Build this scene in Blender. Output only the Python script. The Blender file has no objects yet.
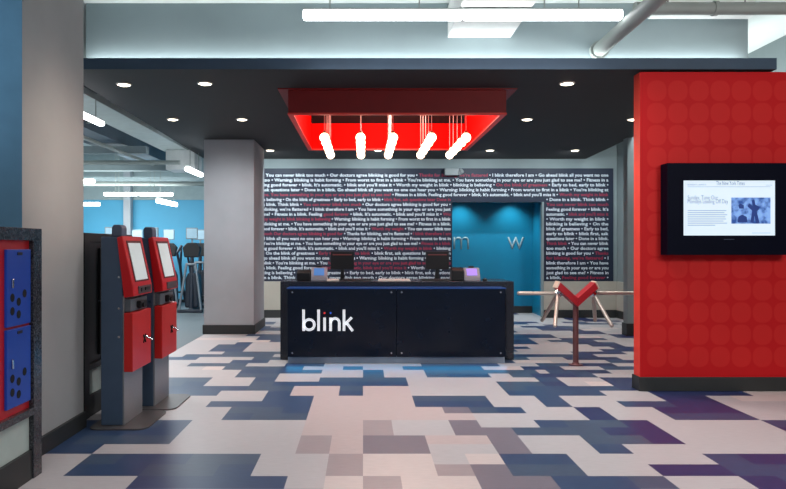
import bpy, bmesh, math, random
from mathutils import Vector, Matrix
random.seed(7)
C = bpy.context.scene.collection
F, H, VX, VY = 700.0, 1.45, 363.0, 246.0          # focal length in px, eye height, vanishing point

def sx(px, Y): return (px - VX) * Y / F
def sz(py, Y): return H + (VY - py) * Y / F

# ------------------------------------------------------------------ materials
def lin(c):
    return tuple((v/255/12.92) if v/255 <= .04045 else ((v/255+.055)/1.055)**2.4 for v in c)
MATS = {}
def mat(name, rgb, rough=.6, metal=0, var=.06, scale=6, spec=.5, bump=0, emit=None, estr=0, coat=0, stretch=None):
    if name in MATS: return MATS[name]
    m = bpy.data.materials.new(name); m.use_nodes = True
    nt = m.node_tree; b = nt.nodes['Principled BSDF']
    c = lin(rgb)
    tc = nt.nodes.new('ShaderNodeTexCoord'); mp = nt.nodes.new('ShaderNodeMapping')
    nz = nt.nodes.new('ShaderNodeTexNoise'); nz.inputs['Scale'].default_value = scale; nz.inputs['Detail'].default_value = 4
    nt.links.new(tc.outputs['Object'], mp.inputs['Vector']); nt.links.new(mp.outputs['Vector'], nz.inputs['Vector'])
    if stretch: mp.inputs['Scale'].default_value = stretch
    r = nt.nodes.new('ShaderNodeValToRGB')
    r.color_ramp.elements[0].position = .3; r.color_ramp.elements[1].position = .7
    r.color_ramp.elements[0].color = (*[v*(1-var) for v in c], 1)
    r.color_ramp.elements[1].color = (*[min(1, v*(1+var)) for v in c], 1)
    nt.links.new(nz.outputs['Fac'], r.inputs['Fac']); nt.links.new(r.outputs['Color'], b.inputs['Base Color'])
    b.inputs['Roughness'].default_value = rough; b.inputs['Metallic'].default_value = metal
    b.inputs['Specular IOR Level'].default_value = spec
    if coat: b.inputs['Coat Weight'].default_value = coat; b.inputs['Coat Roughness'].default_value = .05
    if emit: b.inputs['Emission Color'].default_value = (*lin(emit), 1); b.inputs['Emission Strength'].default_value = estr
    if bump:
        bp = nt.nodes.new('ShaderNodeBump'); bp.inputs['Strength'].default_value = bump; bp.inputs['Distance'].default_value = .01
        nt.links.new(nz.outputs['Fac'], bp.inputs['Height']); nt.links.new(bp.outputs['Normal'], b.inputs['Normal'])
    MATS[name] = m
    return m

def granite(name, a, bcol, rough=.25):
    m = mat(name, a, rough, var=0, scale=90); nt = m.node_tree
    r = [n for n in nt.nodes if n.type == 'VALTORGB'][0]
    r.color_ramp.elements[0].position = .42; r.color_ramp.elements[1].position = .68
    r.color_ramp.elements[0].color = (*lin(a), 1); r.color_ramp.elements[1].color = (*lin(bcol), 1)
    return m

def math_node(nt, op, a, b=None):
    n = nt.nodes.new('ShaderNodeMath'); n.operation = op
    for i, v in enumerate((a, b)):
        if v is None: continue
        if isinstance(v, (int, float)): n.inputs[i].default_value = v
        else: nt.links.new(v, n.inputs[i])
    return n.outputs[0]

def circles_mat(name, ground, disc, px, pz, perx, perz, rad):
    m = bpy.data.materials.new(name); m.use_nodes = True; nt = m.node_tree; b = nt.nodes['Principled BSDF']
    tc = nt.nodes.new('ShaderNodeTexCoord'); sp = nt.nodes.new('ShaderNodeSeparateXYZ')
    nt.links.new(tc.outputs['Object'], sp.inputs[0])
    ds = []
    for out, ph, per in ((sp.outputs['X'], px, perx), (sp.outputs['Z'], pz, perz)):
        v = math_node(nt, 'ADD', math_node(nt, 'DIVIDE', math_node(nt, 'SUBTRACT', out, ph), per), .5)
        v = math_node(nt, 'ABSOLUTE', math_node(nt, 'SUBTRACT', math_node(nt, 'FRACT', v), .5))
        ds.append(math_node(nt, 'POWER', v, 2.4))
    d = math_node(nt, 'POWER', math_node(nt, 'ADD', *ds), 1/2.4)
    for out, op, lim in ((sp.outputs['X'], 'LESS_THAN', px-perx/2), (sp.outputs['Z'], 'GREATER_THAN', pz+perz/2), (sp.outputs['Z'], 'LESS_THAN', pz-12.5*perz)):
        d = math_node(nt, 'ADD', d, math_node(nt, op, out, lim))
    mr = nt.nodes.new('ShaderNodeMapRange'); nt.links.new(d, mr.inputs['Value'])
    mr.inputs['From Min'].default_value = rad-.03; mr.inputs['From Max'].default_value = rad+.03
    mx = nt.nodes.new('ShaderNodeMix'); mx.data_type = 'RGBA'
    nt.links.new(mr.outputs[0], mx.inputs['Factor'])
    mx.inputs['A'].default_value = (*lin(disc), 1); mx.inputs['B'].default_value = (*lin(ground), 1)
    nt.links.new(mx.outputs['Result'], b.inputs['Base Color']); b.inputs['Roughness'].default_value = .6; b.inputs['Specular IOR Level'].default_value = .15
    return m

# ------------------------------------------------------------------ mesh helpers
def bm_new(): return bmesh.new()
def box(bm, x0, x1, y0, y1, z0, z1, bev=0, seg=2):
    g = bmesh.ops.create_cube(bm, size=1)
    vs = g['verts']
    for v in vs:
        v.co = Vector(((x0+x1)/2 + v.co.x*(x1-x0), (y0+y1)/2 + v.co.y*(y1-y0), (z0+z1)/2 + v.co.z*(z1-z0)))
    if bev:
        es = list({e for v in vs for e in v.link_edges})
        bmesh.ops.bevel(bm, geom=es, offset=bev, segments=seg, affect='EDGES', profile=.5)
    return bm
def prism(bm, pts, axis, a, b, bev=0):
    """pts 2-D polygon; axis 'y': pts are (x,z); 'z': (x,y); 'x': (y,z); extruded from a to b"""
    def co(p, t):
        return {'y': (p[0], t, p[1]), 'z': (p[0], p[1], t), 'x': (t, p[0], p[1])}[axis]
    va = [bm.verts.new(co(p, a)) for p in pts]; vb = [bm.verts.new(co(p, b)) for p in pts]
    n = len(pts); fs = [bm.faces.new(va), bm.faces.new(vb)]
    for i in range(n): fs.append(bm.faces.new((va[i], va[(i+1) % n], vb[(i+1) % n], vb[i])))
    bmesh.ops.recalc_face_normals(bm, faces=fs)
    if bev:
        es = list({e for f in fs for e in f.edges})
        bmesh.ops.bevel(bm, geom=es, offset=bev, segments=2, affect='EDGES', profile=.5)
    return bm
def tube(bm, p0, p1, r0, r1=None, seg=16, caps=True):
    p0, p1 = Vector(p0), Vector(p1); d = p1-p0; r1 = r0 if r1 is None else r1
    M = Matrix.Translation((p0+p1)/2) @ d.to_track_quat('Z', 'Y').to_matrix().to_4x4()
    bmesh.ops.create_cone(bm, cap_ends=caps, segments=seg, radius1=r0, radius2=r1, depth=d.length, matrix=M)
    return bm
def path(bm, pts, r, seg=10):
    for a, b in zip(pts, pts[1:]): tube(bm, a, b, r, seg=seg)
    for p in pts[1:-1]: ball(bm, p, r, seg, seg//2+1)
    return bm
def ball(bm, c, r, u=16, v=10, sc=(1, 1, 1)):
    M = Matrix.Translation(c) @ Matrix.Diagonal((*sc, 1))
    bmesh.ops.create_uvsphere(bm, u_segments=u, v_segments=v, radius=r, matrix=M)
    return bm
def lathe(bm, prof, c, seg=24):
    rings = []
    for r, z in prof:
        rings.append([bm.verts.new((c[0]+r*math.cos(2*math.pi*i/seg), c[1]+r*math.sin(2*math.pi*i/seg), c[2]+z)) for i in range(seg)])
    for a, b in zip(rings, rings[1:]):
        for i in range(seg): bm.faces.new((a[i], a[(i+1) % seg], b[(i+1) % seg], b[i]))
    for ring in (rings[0], rings[-1]):
        try: bm.faces.new(ring)
        except Exception: pass
    bmesh.ops.recalc_face_normals(bm, faces=bm.faces[:])
    return bm

def origin(o):
    p = Vector((0, 0, 0))
    while o is not None: p += o.location; o = o.parent
    return p
def obj(name, bm, m, parent=None, smooth=False, label=None):
    """link a bmesh given in place coordinates as one mesh object"""
    if parent is not None:
        bmesh.ops.translate(bm, verts=bm.verts[:], vec=-origin(parent))
    me = bpy.data.meshes.new(name); bm.to_mesh(me); bm.free()
    if smooth:
        for p in me.polygons: p.use_smooth = True
        try: me.set_sharp_from_angle(angle=math.radians(40))
        except Exception: pass
    if m: me.materials.append(m)
    o = bpy.data.objects.new(name, me); C.objects.link(o); o.parent = parent
    if label: o['label'] = label
    return o
def thing(name, label, cat, loc=(0, 0, 0), group=None):
    o = bpy.data.objects.new(name, None); C.objects.link(o); o.location = loc
    o.empty_display_size = .1
    o['label'] = label; o['category'] = cat
    if group: o['group'] = group
    return o
def tag(o, label, cat, group=None):
    o['label'] = label; o['category'] = cat
    if group: o['group'] = group
    return o
def struct(name, bm, m):
    o = obj(name, bm, m); o['kind'] = 'structure'; return o
def dup(root, loc, label, group=None):
    r = root.copy(); C.objects.link(r); r.location = loc; r['label'] = label
    if group: r['group'] = group
    for ch in list(root.children):
        c = ch.copy(); C.objects.link(c); c.parent = r
        for g in list(ch.children):
            d = g.copy(); C.objects.link(d); d.parent = c
    return r
def text_bm(bm, s, size, origin_, xdir, ydir, depth=.002, width=None, off=0.0, align='LEFT', res=2):
    """add lettering to bm; returns nothing"""
    cu = bpy.data.curves.new('lettering', 'FONT'); cu.body = s; cu.size = size; cu.offset = off*size
    cu.extrude = 0; cu.resolution_u = res; cu.align_x = align
    t = bpy.data.objects.new('lettering', cu); C.objects.link(t)
    bpy.context.view_layer.update()
    me = bpy.data.meshes.new_from_object(t.evaluated_get(bpy.context.evaluated_depsgraph_get()))
    bpy.data.objects.remove(t); bpy.data.curves.remove(cu)
    k = 1.0
    if width:
        xs = [v.co.x for v in me.vertices]
        k = width/(max(xs)-min(xs)) if xs else 1
    xd, yd = Vector(xdir), Vector(ydir); o = Vector(origin_)
    x0 = min([v.co.x for v in me.vertices], default=0) if width else 0
    for v in me.vertices: v.co = o + xd*((v.co.x-x0)*k) + yd*v.co.y
    bm.from_mesh(me); bpy.data.meshes.remove(me)
    return bm
def text_width(s, size, off=0):
    cu = bpy.data.curves.new('lettering', 'FONT'); cu.body = s; cu.size = size; cu.offset = off*size
    t = bpy.data.objects.new('lettering', cu); C.objects.link(t); bpy.context.view_layer.update()
    w = t.dimensions.x
    bpy.data.objects.remove(t); bpy.data.curves.remove(cu)
    return w

# ------------------------------------------------------------------ palette
M_ceil = mat('ceiling_paint', (215, 222, 220), .8, scale=2)
M_bulk = mat('bulkhead_paint', (144, 160, 164), .75, scale=1.5)
M_canopy = mat('charcoal_soffit', (40, 38, 39), .7, scale=2)
M_fascia = mat('slate_fascia', (54, 74, 94), .6)
M_greywall = mat('grey_blue_wall', (128, 140, 142), .75, scale=2)
M_beige = mat('warm_grey_wall', (172, 166, 154), .75, scale=2)
M_col = mat('column_paint', (172, 175, 180), .7, scale=2)
M_colL = mat('front_column_paint', (160, 161, 160), .6, scale=2)
M_base = mat('dark_baseboard', (42, 44, 44), .5)
M_blue = mat('gym_blue_paint', (80, 164, 200), .6, scale=1)
M_door = mat('restroom_blue_paint', (16, 124, 160), .35, scale=1.5)
M_navy = mat('navy_mural', (14, 27, 50), .6, scale=3)
M_white_l = mat('white_lettering', (206, 216, 224), .6)
M_red_l = mat('crimson_lettering', (148, 36, 66), .6)
M_granite = granite('black_granite', (28, 29, 34), (78, 79, 84))
M_red = mat('red_enamel', (206, 24, 30), .35)
M_redframe = mat('red_frame', (188, 22, 34), .4)
M_bluedoor = mat('blue_locker', (18, 68, 168), .4)
M_black = mat('black_plastic', (14, 15, 17), .4)
M_hole = mat('dark_hole', (6, 8, 14), .9)
M_steel = mat('brushed_steel', (150, 150, 152), .4, metal=.55, scale=20, stretch=(1, 1, 12))
M_slate = mat('slate_powdercoat', (66, 84, 106), .5)
M_chrome = mat('chrome', (200, 200, 204), .18, metal=1)
M_pale = mat('pale_panel', (178, 192, 186), .6)
M_pipe = mat('grey_pipe', (150, 158, 154), .55, scale=3)
M_duct = mat('white_duct', (226, 228, 226), .6)
M_gymfloor = mat('grey_rubber_floor', (100, 108, 112), .45, scale=30)
M_glow = mat('fluorescent_tube', (255, 255, 255), .5, emit=(250, 252, 255), estr=7)
M_bulb = mat('globe_bulb', (255, 240, 225), .4, emit=(255, 214, 178), estr=8)
M_lens = mat('downlight_lens', (255, 250, 235), .4, emit=(255, 240, 214), estr=9)
M_trimring = mat('downlight_trim', (196, 190, 180), .5)
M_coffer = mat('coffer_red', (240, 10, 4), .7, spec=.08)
M_rim = mat('coffer_rim', (226, 60, 52), .5)
M_glass = mat('navy_back_painted_glass', (4, 16, 34), .18, spec=.3, var=.15)
M_screen_white = mat('kiosk_screen', (206, 214, 212), .3, emit=(200, 212, 212), estr=.35)

# ------------------------------------------------------------------ floor
CELL, Y0 = .2365, 4.413
rows = {
 -1: 'L:-6 D:-2 L:-1 B:0 M:1 B:3 N:5 D:8 L:10 D:99',
 0: 'L:-8 D:-3 L:-1 M:0 B:2 M:3 N:4 D:6 L:8 D:99',
 1: 'L:-8 D:-3 L:-1 M:0 B:2 L:4 D:6 L:10 D:99',
 2: 'D:-8 L:-2 M:-1 P:0 N:2 L:4 N:5 L:7 D:8 L:99',
 3: 'D:-6 L:-2 M:-1 P:0 N:2 P:4 N:5 L:7 D:10 L:99',
 4: 'D:-6 L:-2 P:0 M:1 L:3 N:5 D:10 L:14 D:99',
 5: 'D:-6 L:-2 P:0 M:1 L:3 N:4 L:6 D:10 L:14 D:18 L:99',
 6: 'D:-10 L:-5 D:-2 P:2 P:4 L:8 D:9 L:11 D:14 L:99',
 7: 'D:-10 L:-5 D:-2 P:2 P:3 N:4 D:6 L:8 D:9 L:11 D:14 L:99',
 8: 'L:-6 D:-2 P:2 D:5 L:7 D:8 L:10 D:14 L:99',
 9: 'L:-4 D:-2 P:2 D:5 L:7 D:8 L:12 D:14 L:99',
 10: 'D:-6 L:-4 D:-3 P:-1 D:0 P:2 L:6 D:10 L:12 D:16 L:99',
 11: 'L:-9 D:-3 P:-1 D:0 P:2 L:6 D:12 L:15 D:99',
 12: 'D:-7 L:-5 D:-2 D:2 L:6 D:9 L:11 D:15 L:99',
 13: 'D:-7 L:-5 D:-4 L:-2 D:2 L:8 D:9 L:11 D:13 L:99',
 14: 'L:-6 D:-4 L:0 D:1 L:3 D:6 L:7 D:11 L:13 D:99',
 15: 'L:-6 D:-2 L:0 D:1 L:3 D:8.5 L:9 D:12 L:99',
 16: 'L:-7 D:-3 L:-1 D:0 L:2 D:6 L:8 D:10 L:12 D:99',
 17: 'L:-9 D:-6 L:-4 D:-2 L:3 D:7 L:9 D:13 L:99',
 18: 'L:-7 D:-5 L:4 D:8 L:13 D:99',
 19: 'D:-9 L:-6 D:-3 L:5 D:9 L:11 D:14 L:99',
 20: 'L:-10 D:-5 L:4 L:8 D:13 L:99',
 21: 'L:-8 D:-4 L:6 D:8 L:12 D:15 L:99',
}
def tile(name, rgb, var=.05):
    m = mat(name, rgb, .36, var=var, scale=5, spec=.45, stretch=(2.2, 14, 1)); return m
TM = {'L': tile('tile_pale_mauve_grey', (184, 178, 179)), 'B': tile('tile_pinkish_beige', (205, 190, 186)),
      'P': tile('tile_warm_rose_grey', (190, 172, 170)), 'M': tile('tile_taupe', (160, 146, 148)),
      'N': tile('tile_dim_mauve_slate', (120, 112, 122)), 'D': tile('tile_slate_navy', (50, 70, 102), .1),
      'G': tile('tile_slate_grey', (66, 82, 104), .1), 'I': tile('tile_indigo', (40, 50, 92), .1)}
KEYS = list(TM)
bm = bm_new()
def quad(bm, x0, x1, y0, y1, z, mi):
    f = bm.faces.new([bm.verts.new(p) for p in ((x0, y0, z), (x1, y0, z), (x1, y1, z), (x0, y1, z))]); f.material_index = mi
for r in range(-36, 47):
    y0, y1 = Y0 + r*CELL, Y0 + (r+1)*CELL
    if r in rows:
        runs = [(s.split(':')[0], float(s.split(':')[1])) for s in rows[r].split()]
    else:
        rr = random.Random(r//2*31+5); runs = []; u = -14; c = rr.choice('LD')
        r2 = random.Random(r*17+3)
        while u < 23:
            u += rr.choice((2, 3, 4, 4, 5)) if c == 'L' else rr.choice((2, 2, 3, 4))
            runs.append((c, u + r2.choice((0, 0, 1, -1)))); c = 'D' if c == 'L' else 'L'
        runs.append(('L', 99))
    u = -14.0
    for k, e in runs:
        e = min(e, 22)
        while u < e - 1e-6:
            n = min(e, math.floor(u + 1e-6) + (2 if (math.floor(u+1e-6)+r) % 2 == 0 else 1))
            kk = k
            h = random.random()
            if k == 'D':
                kk = 'I' if (u >= 8 and h < .75) else ('G' if h < (.45 if r > 8 else .25) else 'D')
            if k == 'L' and h < .04: kk = 'B'
            quad(bm, u*CELL, n*CELL, y0, y1, 0, KEYS.index(kk)); u = n
floor = struct('floor', bm, None)
for k in KEYS: floor.data.materials.append(TM[k])
bm = bm_new(); box(bm, -10, -11*CELL-.001, 5.7, 18.6, -.05, .001); struct('floor_gym', bm, M_gymfloor)

# ------------------------------------------------------------------ shell
YB = F/49.4                                   # back wall
bm = bm_new(); box(bm, -10.1, 5.4, -3, 18.7, 4.02, 4.12); struct('ceiling', bm, M_ceil)
bm = bm_new()
OX0, OX1, OZ = sx(452, YB), sx(543.5, YB), sz(202, YB)
box(bm, -2.62, OX0, YB, YB+.12, 0, 4.02); box(bm, OX1, 5.14, YB, YB+.12, 0, 4.02); box(bm, OX0, OX1, YB, YB+.12, OZ, 4.02)
struct('wall_back', bm, M_greywall)
bm = bm_new(); box(bm, OX1, 5.13, YB-.03, YB, .001, .735); box(bm, -2.55, OX0, YB-.03, YB, .001, .735)
struct('wall_back_lower', bm, M_beige)
bm = bm_new(); box(bm, OX1, 5.12, YB-.05, YB-.03, 0.001, .16); box(bm, -2.5, OX0, YB-.05, YB-.03, 0.001, .16)
struct('baseboard_back', bm, M_base)
YR = F/46.2
bm = bm_new(); box(bm, OX0-.6, OX1+.02, YR, YR+.1, 0, 3.0)
box(bm, OX1+.02, OX1+.1, YB+.121, YR+.1, 0, 3.0); box(bm, OX0-.7, OX0-.6, YB+.121, YR+.1, 0, 3.0)
struct('wall_back_recess', bm, M_door)
bm = bm_new(); box(bm, OX0-.6, OX1+.02, YB+.121, YR, OZ+.3, OZ+.36); struct('ceiling_recess', bm, M_canopy)
bm = bm_new(); box(bm, OX0-.58, OX1, YR-.02, YR-.001, 0.001, .15); struct('baseboard_recess', bm, M_base)
bm = bm_new(); box(bm, OX1-.03, OX1-.001, YB-.035, YB+.12, 0.001, OZ); struct('trim_1', bm, M_greywall)
bm = bm_new(); box(bm, 5.15, 5.27, -3, 14.5, 0, 4.02); struct('wall_right', bm, M_greywall)
YC = 11.3
bm = bm_new(); box(bm, 4.27, 5.14, YC, YC+.18, 0, 3.2); struct('wall_right_column', bm, M_greywall)
bm = bm_new(); box(bm, 4.245, 4.27, YC-.025, YC+.18, 0.001, .2); box(bm, 4.27, 5.14, YC-.025, YC, 0.001, .2); struct('baseboard_right_column', bm, M_base)
bm = bm_new(); box(bm, 5.12, 5.149, YC+.2, YB-.06, 0.001, .16); struct('baseboard_right', bm, M_base)
bm = bm_new(); box(bm, 5.11, 5.149, YC+.2, YB-.06, .16, .735); struct('wall_right_lower', bm, M_beige)

# free-standing left column
YL = F/60.7
bm = bm_new(); box(bm, -2.62, sx(254, YL), YL, YL+1.18, 0, 3.205, .006); struct('wall_left_column', bm, M_col)
bm = bm_new(); box(bm, -2.64, sx(254, YL)+.02, YL-.02, YL+1.2, 0.001, .15, .004); struct('baseboard_left_column', bm, M_base)

# front-left column and wall
bm = bm_new(); box(bm, -3.2, -2.24, 4.6, 5.61, 0, 4.02); o = struct('wall_left_front_column', bm, M_colL); o.data.materials.append(mat('blue_column_face', (104, 152, 184), .6))
for p in o.data.polygons:
    if p.normal.y < -.5: p.material_index = 1
bm = bm_new(); box(bm, -2.24, -2.215, 4.6, 5.61, 0.001, .125); struct('baseboard_left', bm, M_base)
bm = bm_new(); box(bm, -2.75, -2.63, -3, 4.59, 0, 4.02); struct('wall_left', bm, M_colL)

# gym walls
YG = 18.4
bm = bm_new(); box(bm, -10, -2.62, YG, YG+.1, 0.001, 2.66); struct('wall_gym', bm, M_blue)
bm = bm_new(); box(bm, -10, -2.62, YG-.05, YG+.1, 2.66, 4.02); struct('wall_gym_upper', bm, mat('gym_upper_grey', (150, 164, 166), .7))
bm = bm_new(); box(bm, sx(124, 18.2), sx(131, 18.2), 18.15, YG-.055, .001, 4.01); struct('wall_gym_pilaster', bm, M_col)
bm = bm_new(); box(bm, -10.1, -10, 5.7, YG, 0, 4.02); struct('wall_gym_left', bm, M_blue)
bm = bm_new(); box(bm, -2.62, -2.5, YB+.121, YG, 0, 4.02); struct('wall_gym_right', bm, M_blue)

# canopy over the reception, with the hole for the red coffer
CZ = 3.21
CF = 6.97; CB = YB-.03
KX0, KX1, KY0, KY1 = -.843, 1.612, F/89, F/64.6
def canopy():
    bm = bm_new()
    L0, R0, L1, R1 = -3.04, 4.12, -3.2, 4.5
    outer = [(L0, CF), (R0, CF), (R1, CB), (L1, CB)]; inner = [(KX0, KY0), (KX1, KY0), (KX1, KY1), (KX0, KY1)]
    T = CZ + .112
    ob = [bm.verts.new((x, y, CZ)) for x, y in outer]; ot = [bm.verts.new((x, y, T)) for x, y in outer]
    ib = [bm.verts.new((x, y, CZ)) for x, y in inner]; it = [bm.verts.new((x, y, T)) for x, y in inner]
    for i in range(4):
        j = (i+1) % 4
        bm.faces.new((ob[i], ob[j], ib[j], ib[i])); bm.faces.new((ot[i], ot[j], it[j], it[i]))
        f = bm.faces.new((ob[i], ob[j], ot[j], ot[i]))
        if i == 0: f.material_index = 1
        bm.faces.new((ib[i], ib[j], it[j], it[i]))
    bmesh.ops.recalc_face_normals(bm, faces=bm.faces[:])
    o = struct('ceiling_canopy', bm, M_canopy); o.data.materials.append(M_fascia)
canopy()
YU = F/94.5
bm = bm_new(); box(bm, sx(86, YU), sx(748, YU), YU, YU+.1, CZ+.113, 4.019); struct('wall_bulkhead', bm, M_bulk)

bm = bm_new(); YT = YU-.001; prism(bm, [(sx(640, YT), 4.019), (sx(648, YT), sz(19, YT)), (sx(748.5, YT), sz(19, YT)), (sx(748.5, YT), 4.019)], 'y', YT-.12, YT); struct('trim_2', bm, M_duct)
# red partition
M_redwall = circles_mat('red_circle_wallcover', (196, 25, 30), (204, 39, 38), 2.938, 3.002, .2115, .2217, .46)
M_rededge_lit = mat('red_partition_edge_lit', (236, 60, 44), .5)  # light falling on the end face put into a brighter red
bm = bm_new(); box(bm, 2.77, 5.14, 7.0, 7.16, 0, 3.19)
o = struct('wall_partition', bm, M_redwall); o.data.materials.append(M_rededge_lit)
for p in o.data.polygons:
    if p.normal.x < -.5: p.material_index = 1
bm = bm_new(); box(bm, 2.755, 5.14, 6.98, 7.175, 0.001, .14, .004); struct('baseboard_partition', bm, M_base)

# ------------------------------------------------------------------ mural
PZ0, PZ1 = .74, sz(168.5, YB); PX0, PX1 = -2.1, 5.06
mural = bm_new(); bm = mural
box(bm, PX0, OX0, YB-.022, YB-.001, PZ0, PZ1); box(bm, OX1, PX1, YB-.022, YB-.001, PZ0, PZ1); box(bm, OX0, OX1, YB-.022, YB-.001, OZ, PZ1)
full = [
 '• You can never blink too much • Our doctors agree blinking is good for you • |Thanks for blinking, we’re flattered| • I blink therefore I am • Go ahead blink all you want no one',
 'too • Warning: blinking is habit forming • From worst to first in a blink • You’re blinking at me. • You have something in your eye or are you just glad to see me? • Fitness in a',
 'ling good forever • blink. It’s automatic. • blink and you’ll miss it • Worth my weight in blink • blinking is believing • |On the blink of greatness| • Early to bed, early to blink •',
 'ask questions later • Done in a blink. Go ahead blink all you want no one can hear you • Warning: blinking is habit forming • From worst to first in a blink • You’re blinking at',
 '|me. You have something in your eye or are you just glad to see me?| • Fitness in a blink. Feeling good forever • blink. It’s automatic. • blink and you’ll miss it • |Worth my weight in blink|']
left = [
 'is believing • On the blink of greatness • Early to bed, early to blink • |blink first, ask questions later Done in|',
 'a blink. Think blink • |You can never blink too much| • Our doctors agree blinking is good for you •',
 'blinking, we’re flattered • I blink therefore I am • You have something in your eye or are you just',
 'me? • Fitness in a blink. Feeling |good forever| • blink. It’s automatic. • blink and you’ll miss it • |Wo|',
 '|my weight in blink blinking is believing| • Warning: blinking is habit forming • From worst to first in a blink',
 'blinking at me. • You have something in your eye or are you just glad to see me? • Fitness in a blink.',
 'ood forever • blink. It’s automatic. • blink and you’ll miss it • |Worth my weight| • You can never blink too',
 '|much Our doctors agree blinking is good for| • Thanks for blinking, we’re flattered • |I blink therefore I am|',
 'd blink all you want no one can hear you • Warning: blinking is habit forming • From worst to first in',
 'You’re blinking at me. • You have something in your eye or are you just glad to see me? • |Fitness in a blink|',
 'ng good forever • blink. It’s automatic. • blink and you’ll miss it • |Worth my weight in blink| • blinking',
 '• On the blink of greatness • |Early to bed, early to blink| • blink first, ask questions later • Done in',
 'go ahead blink all you want no one can hear you • Warning: blinking is habit forming • From worst',
 'blink • You’re blinking at me. • You |have something in your eye or are you just glad to see me? Fitness|',
 'a blink. Feeling good forever • |blink. It’s automatic. blink and you’ll miss it| • Worth my weight in',
 'king is believing • On the blink of greatness • Early to bed, early to blink • blink first, ask questions',
 'in a blink. Think blink • You can never blink too much • Our doctors agree blinking is good']
right = [
 '• Done in a blink. Think blink •', '|You can never blink too much|', 'Feeling good forever • blink. It’s', 'automatic. • |blink and you’ll miss it|',
 ' • Worth my weight in blink •', 'blinking is believing • On the', 'blink of greatness • Early to bed,', 'early to blink • blink first, ask',
 'questions later • Done in a blink.', '|Think blink| • You can never blink', 'too much • Our doctors agree', 'blinking is good for you • |Thanks|',
 '|for blinking, we’re flattered| • I', 'blink therefore I am • You have', 'something in your eye or are you', 'just glad to see me? • Fitness in', 'a blink. |Feeling good forever| •']
SZ, OFF = .088, .022
space = .28*SZ
def line(s, xa, xb, z):
    segs = [(p, i % 2) for i, p in enumerate(s.split('|')) if p.strip()]
    segs = [(p.strip(), c) for p, c in segs]
    ws = [text_width(p, SZ, OFF) for p, c in segs]
    tot = sum(ws) + space*(len(ws)-1); k = (xb-xa)/tot; x = xa
    for (p, c), w in zip(segs, ws):
        tb = bm_new(); text_bm(tb, p, SZ, (x, YB-.0235, z), (1, 0, 0), (0, 0, 1), width=w*k, off=OFF, res=2)
        for f in tb.faces: f.material_index = 2 if c else 1
        me = bpy.data.meshes.new('line'); tb.to_mesh(me); tb.free(); mural.from_mesh(me); bpy.data.meshes.remove(me)
        x += (w+space)*k
PITCH = 4.87/49.4
for i, s in enumerate(full): line(s, sx(263, YB), sx(608, YB), sz(175.2, YB)-.03-i*PITCH)
for i, s in enumerate(left): line(s, sx(263, YB), sx(450.5, YB), sz(175.2, YB)-.03-(i+5)*PITCH)
for i, s in enumerate(right): line(s, sx(546, YB), sx(608, YB), sz(175.2, YB)-.03-(i+5)*PITCH)

mu = obj('text_mural', mural, M_navy); mu.data.materials.append(M_white_l); mu.data.materials.append(M_red_l)
tag(mu, 'navy wall mural covered in lines of white and crimson lettering around the blue opening', 'mural')
# restroom letters on the blue wall
M_let = mat('grey_letter', (138, 160, 166), .5)
for s, xa, xb, lab in (('m', 453.5, 469, 'grey letter m mounted on the blue restroom wall'), ('w', 507.5, 524, 'grey letter w mounted on the blue restroom wall')):
    bm = bm_new(); Yp = YR-.012
    text_bm(bm, s, .62, (sx(xa, Yp), Yp, sz(249.5, Yp)), (1, 0, 0), (0, 0, 1), width=sx(xb, Yp)-sx(xa, Yp), off=-.012, res=5)
    g = bmesh.ops.extrude_face_region(bm, geom=bm.faces[:]); bmesh.ops.translate(bm, verts=[v for v in g['geom'] if isinstance(v, bmesh.types.BMVert)], vec=(0, .011, 0))
    bmesh.ops.recalc_face_normals(bm, faces=bm.faces[:])
    tag(obj('restroom_letter', bm, M_let), lab, 'sign letter')

# emergency light above the opening
x0, x1, z0, z1 = sx(444, YB), sx(461, YB), sz(176, YB), sz(169, YB)
t = thing('emergency_light', 'small grey emergency light unit mounted at the top of the mural', 'emergency light', ((x0+x1)/2, YB-.03, z0))
bm = bm_new(); prism(bm, [(x0, z0), (x1-.07, z0), (x1-.05, z1), (x0, z1)], 'y', YB-.15, YB-.0222, .01); obj('housing', bm, mat('emergency_grey', (126, 134, 136), .5), t)
bm = bm_new(); tube(bm, (x1-.06, YB-.1, z0+.04), (x1-.0, YB-.16, z1-.05), .045, .05); obj('lamp_head', bm, mat('lamp_grey', (140, 146, 148), .4), t, True)

# ------------------------------------------------------------------ red coffer
CBZ = 1.45 + (246-114.5)/89
CTOP = 3.62
t = thing('ceiling_coffer', 'glowing red rectangular coffer hanging from the charcoal soffit above the desk', 'ceiling coffer', ((KX0+KX1)/2, (KY0+KY1)/2, CBZ))
TH = .045
bm = bm_new()
a, b, c, d = KX0+.002, KX1-.002, KY0+.002, KY1-.002
box(bm, a, b, c+.012, c+TH, CBZ+.02, CTOP); box(bm, a, b, d-TH, d, CBZ+.02, CTOP-.28)
box(bm, a, a+TH, c+TH, d-TH, CBZ+.02, CTOP); box(bm, b-TH, b, c+TH, d-TH, CBZ+.02, CTOP)
obj('side_panels', bm, M_coffer, t)
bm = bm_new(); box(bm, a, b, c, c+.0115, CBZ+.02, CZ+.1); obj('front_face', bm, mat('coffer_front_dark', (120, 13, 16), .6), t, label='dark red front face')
bm = bm_new()
for (p, q, r, s) in ((a-.006, b+.006, c-.006, c+TH+.01), (a-.006, b+.006, d-TH-.01, d+.006), (a-.006, a+TH+.01, c+TH+.01, d-TH-.01), (b-TH-.01, b+.006, c+TH+.01, d-TH-.01)):
    box(bm, p, q, r, s, CBZ, CBZ+.02)
obj('bottom_rim', bm, M_rim, t)
bm = bm_new(); box(bm, a, b, c, d+.3, CTOP, CTOP+.03); obj('top_panel', bm, mat('coffer_top', (150, 16, 18), .7), t)
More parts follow.
